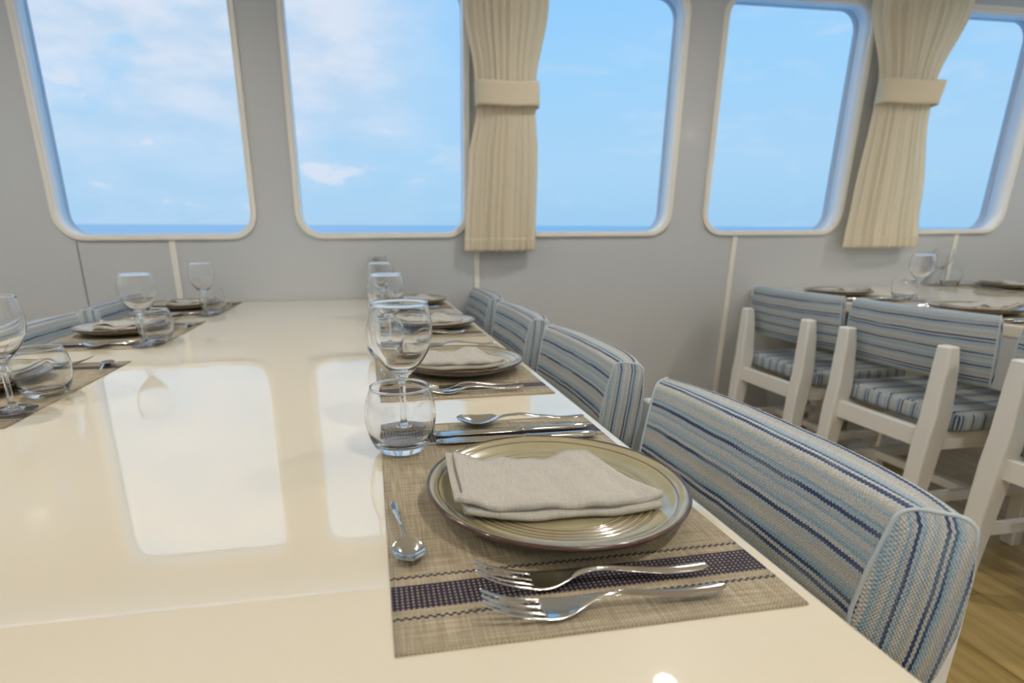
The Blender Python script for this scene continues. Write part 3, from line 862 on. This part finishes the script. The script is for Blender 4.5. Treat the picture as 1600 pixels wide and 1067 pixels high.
ME_bowl = lathe('bowl', scaled(dense(bowl_out, 3)+lip+dense(bowl_in, 3), 1.01, 1.025), M['glass'], 64)
ME_stem = lathe('stem', scaled(dense([(0, 0.0060), (0.0085, 0.0062), (0.0062, 0.0095), (0.0044, 0.016), (0.0040, 0.030), (0.0040, 0.050), (0.0046, 0.064), (0.0062, 0.0705), (0.0068, 0.0722), (0, 0.0724)], 3), 1, 1.025), M['glass'], 32)
ME_foot = lathe('foot', scaled(dense([(0, 0.0003), (0.024, 0.0003), (0.0312, 0.0004), (0.0322, 0.0012), (0.0310, 0.0020), (0.022, 0.0030), (0.012, 0.0046), (0.0085, 0.0058), (0, 0.0059)], 3), 1, 1.025), M['glass'], 64)
tum_out = [(0, 0.0012), (0.020, 0.0012), (0.0245, 0.0006), (0.0285, 0.0022), (0.0335, 0.0085), (0.0385, 0.0205), (0.0416, 0.036), (0.0424, 0.049), (0.0408, 0.062), (0.0375, 0.074), (0.0352, 0.0802)]
tum_in = [(0.0338, 0.0802), (0.0363, 0.074), (0.0395, 0.062), (0.0410, 0.049), (0.0402, 0.037), (0.0370, 0.0225), (0.0305, 0.0135), (0.020, 0.0105), (0.010, 0.0100), (0, 0.0100)]
ME_tum = lathe('tumbler', scaled(dense(tum_out, 4)+[(0.0344+0.0011*math.cos(R(a)), 0.0815+0.0011*math.sin(R(a))) for a in range(-20, 221, 20)]+dense(tum_in, 4), 1.035, 1.01), M['glass'], 72)

# prototypes live at the first setting; every other setting is copied from them
PROTO = {}
def proto(key, name, cat, parts=None, me=None):
    if me is not None: o = link(name, me)
    else:
        o = empty(name)
    for nm, pm in (parts or []): link(nm, pm, o)
    o['category'] = cat; PROTO[key] = [o, False]
proto('mat', 'placemat', 'placemat', me=ME_mat)
proto('plate', 'dinner_plate', 'plate', [('rim', ME_rim)], ME_plate)
proto('napkin', 'napkin', 'napkin', me=ME_napkin)
proto('tsp', 'teaspoon', 'spoon', me=ME_tsp)
proto('fork', 'dinner_fork', 'fork', me=ME_fork)
proto('spoon', 'soup_spoon', 'spoon', me=ME_sp)
proto('knife', 'table_knife', 'knife', [('blade', ME_blade), ('handle', ME_khandle)])
proto('wine', 'wine_glass', 'glass', [('bowl', ME_bowl), ('stem', ME_stem), ('foot', ME_foot)])
proto('tumbler', 'tumbler', 'glass', me=ME_tum)
for k in ('tsp', 'fork', 'spoon'): subsurf(PROTO[k][0], 2)
PROTO['plate'][0].children[0]['label'] = 'dark brown glazed rim'
def put(key, loc, rz, label, group):
    o, used = PROTO[key]
    if not used:
        PROTO[key][1] = True; o.location = loc; o.rotation_euler = (0, 0, rz); o['label'] = label; o['group'] = group; return o
    return dup(o, loc, rz, label, group)
# item layout inside a setting, relative to the placemat centre, diner facing -x
def axis(x0, y0, x1, y1): return (x0, y0, math.atan2(y1-y0, x1-x0))
LAY = {'plate': (0.019, -0.037, 0.0), 'napkin': (0.012, -0.037, R(-3)),
       'fork_in': axis(-0.087, -0.166, 0.107, -0.180), 'fork_out': axis(-0.089, -0.203, 0.086, -0.206),
       'tsp': axis(-0.131, -0.132, -0.142, -0.030), 'spoon': axis(-0.043, 0.211, 0.134, 0.187),
       'knife_a': axis(-0.079, 0.169, 0.128, 0.166), 'knife_b': axis(-0.079, 0.143, 0.142, 0.133),
       'wine': (-0.117, 0.201, 0.3), 'tumbler': (-0.124, 0.135, 0.9)}
NAMES = [('mat', 'mat', 'woven beige placemat with navy end stripes', 'placemats'), ('plate', 'plate', 'olive stoneware plate with brown rim', 'dinner plates'),
         ('napkin', 'napkin', 'folded natural linen napkin on the plate', 'linen napkins'), ('tsp', 'tsp', 'short steel teaspoon', 'teaspoons'),
         ('fork_in', 'fork', 'steel fork next to the plate', 'dinner forks'), ('fork_out', 'fork', 'steel fork by the mat\'s end', 'dinner forks'),
         ('spoon', 'spoon', 'steel soup spoon', 'soup spoons'), ('knife_a', 'knife', 'steel knife beside the soup spoon', 'table knives'), ('knife_b', 'knife', 'steel knife by the plate rim', 'table knives'),
         ('wine', 'wine', 'stemmed wine glass', 'wine glasses'), ('tumbler', 'tumbler', 'rounded clear tumbler', 'tumblers')]
def setting(cx, cy, flip, where, over=None, seed=0, skip=()):
    rnd = random.Random(seed)
    lay = dict(LAY); lay.update(over or {})
    for key, pk, text, group in NAMES:
        if key in skip: continue
        x, y, a = lay[key]
        j = 0.0 if seed == 0 else 0.005
        x += rnd.uniform(-j, j)*(key not in ('mat', 'napkin', 'plate')); y += rnd.uniform(-j, j)*(key not in ('mat', 'napkin', 'plate')); a += rnd.uniform(-j, j)*6*(key not in ('mat', 'napkin'))
        if flip: x, y, a = -x, -y, a+PI
        z = TZ if key == 'mat' else TZ+MATZ
        if key == 'napkin': z = TZ+MATZ+0.0090
        put(pk, (cx+x, cy+y, z), a, '%s %s' % (text, where), group)
LAY['mat'] = (0, 0, 0)
MX = 0.153
setting(MX, 0.524, False, 'at the big front place setting', seed=0)
setting(MX, 1.102, False, 'at the second setting along the aisle side', {'plate': (0.016, -0.020, 0), 'napkin': (0.004, -0.018, R(-2))}, seed=2)
setting(MX, 1.680, False, 'at the third setting along the aisle side', {'plate': (0.022, -0.052, 0), 'napkin': (0.010, -0.050, R(2))}, seed=3)
setting(MX, 2.256, False, 'at the window end of the aisle side', seed=4)
MXL = -0.677
setting(MXL, 1.075, True, 'across the long table, first place there', {'plate': (0.045, -0.030, 0), 'napkin': (0.036, -0.028, 0), 'tumbler': (-0.124, 0.045, 0.4), 'wine': (-0.118, 0.140, 0), 'tsp': axis(-0.118, -0.205, -0.143, -0.105)}, seed=5)
setting(MXL, 1.680, True, 'across the long table, middle place there', seed=6)
setting(MXL, 2.250, True, 'across the long table, by the window wall', seed=7)
setting(T2L+0.168, 2.090, True, 'on the second table by the window-side chair', seed=8)
setting(T2L+0.160, 1.505, True, 'on the second table by the middle chair', seed=9)
setting(T2R-0.168, 2.250, False, 'on the second table\'s far side', seed=10)
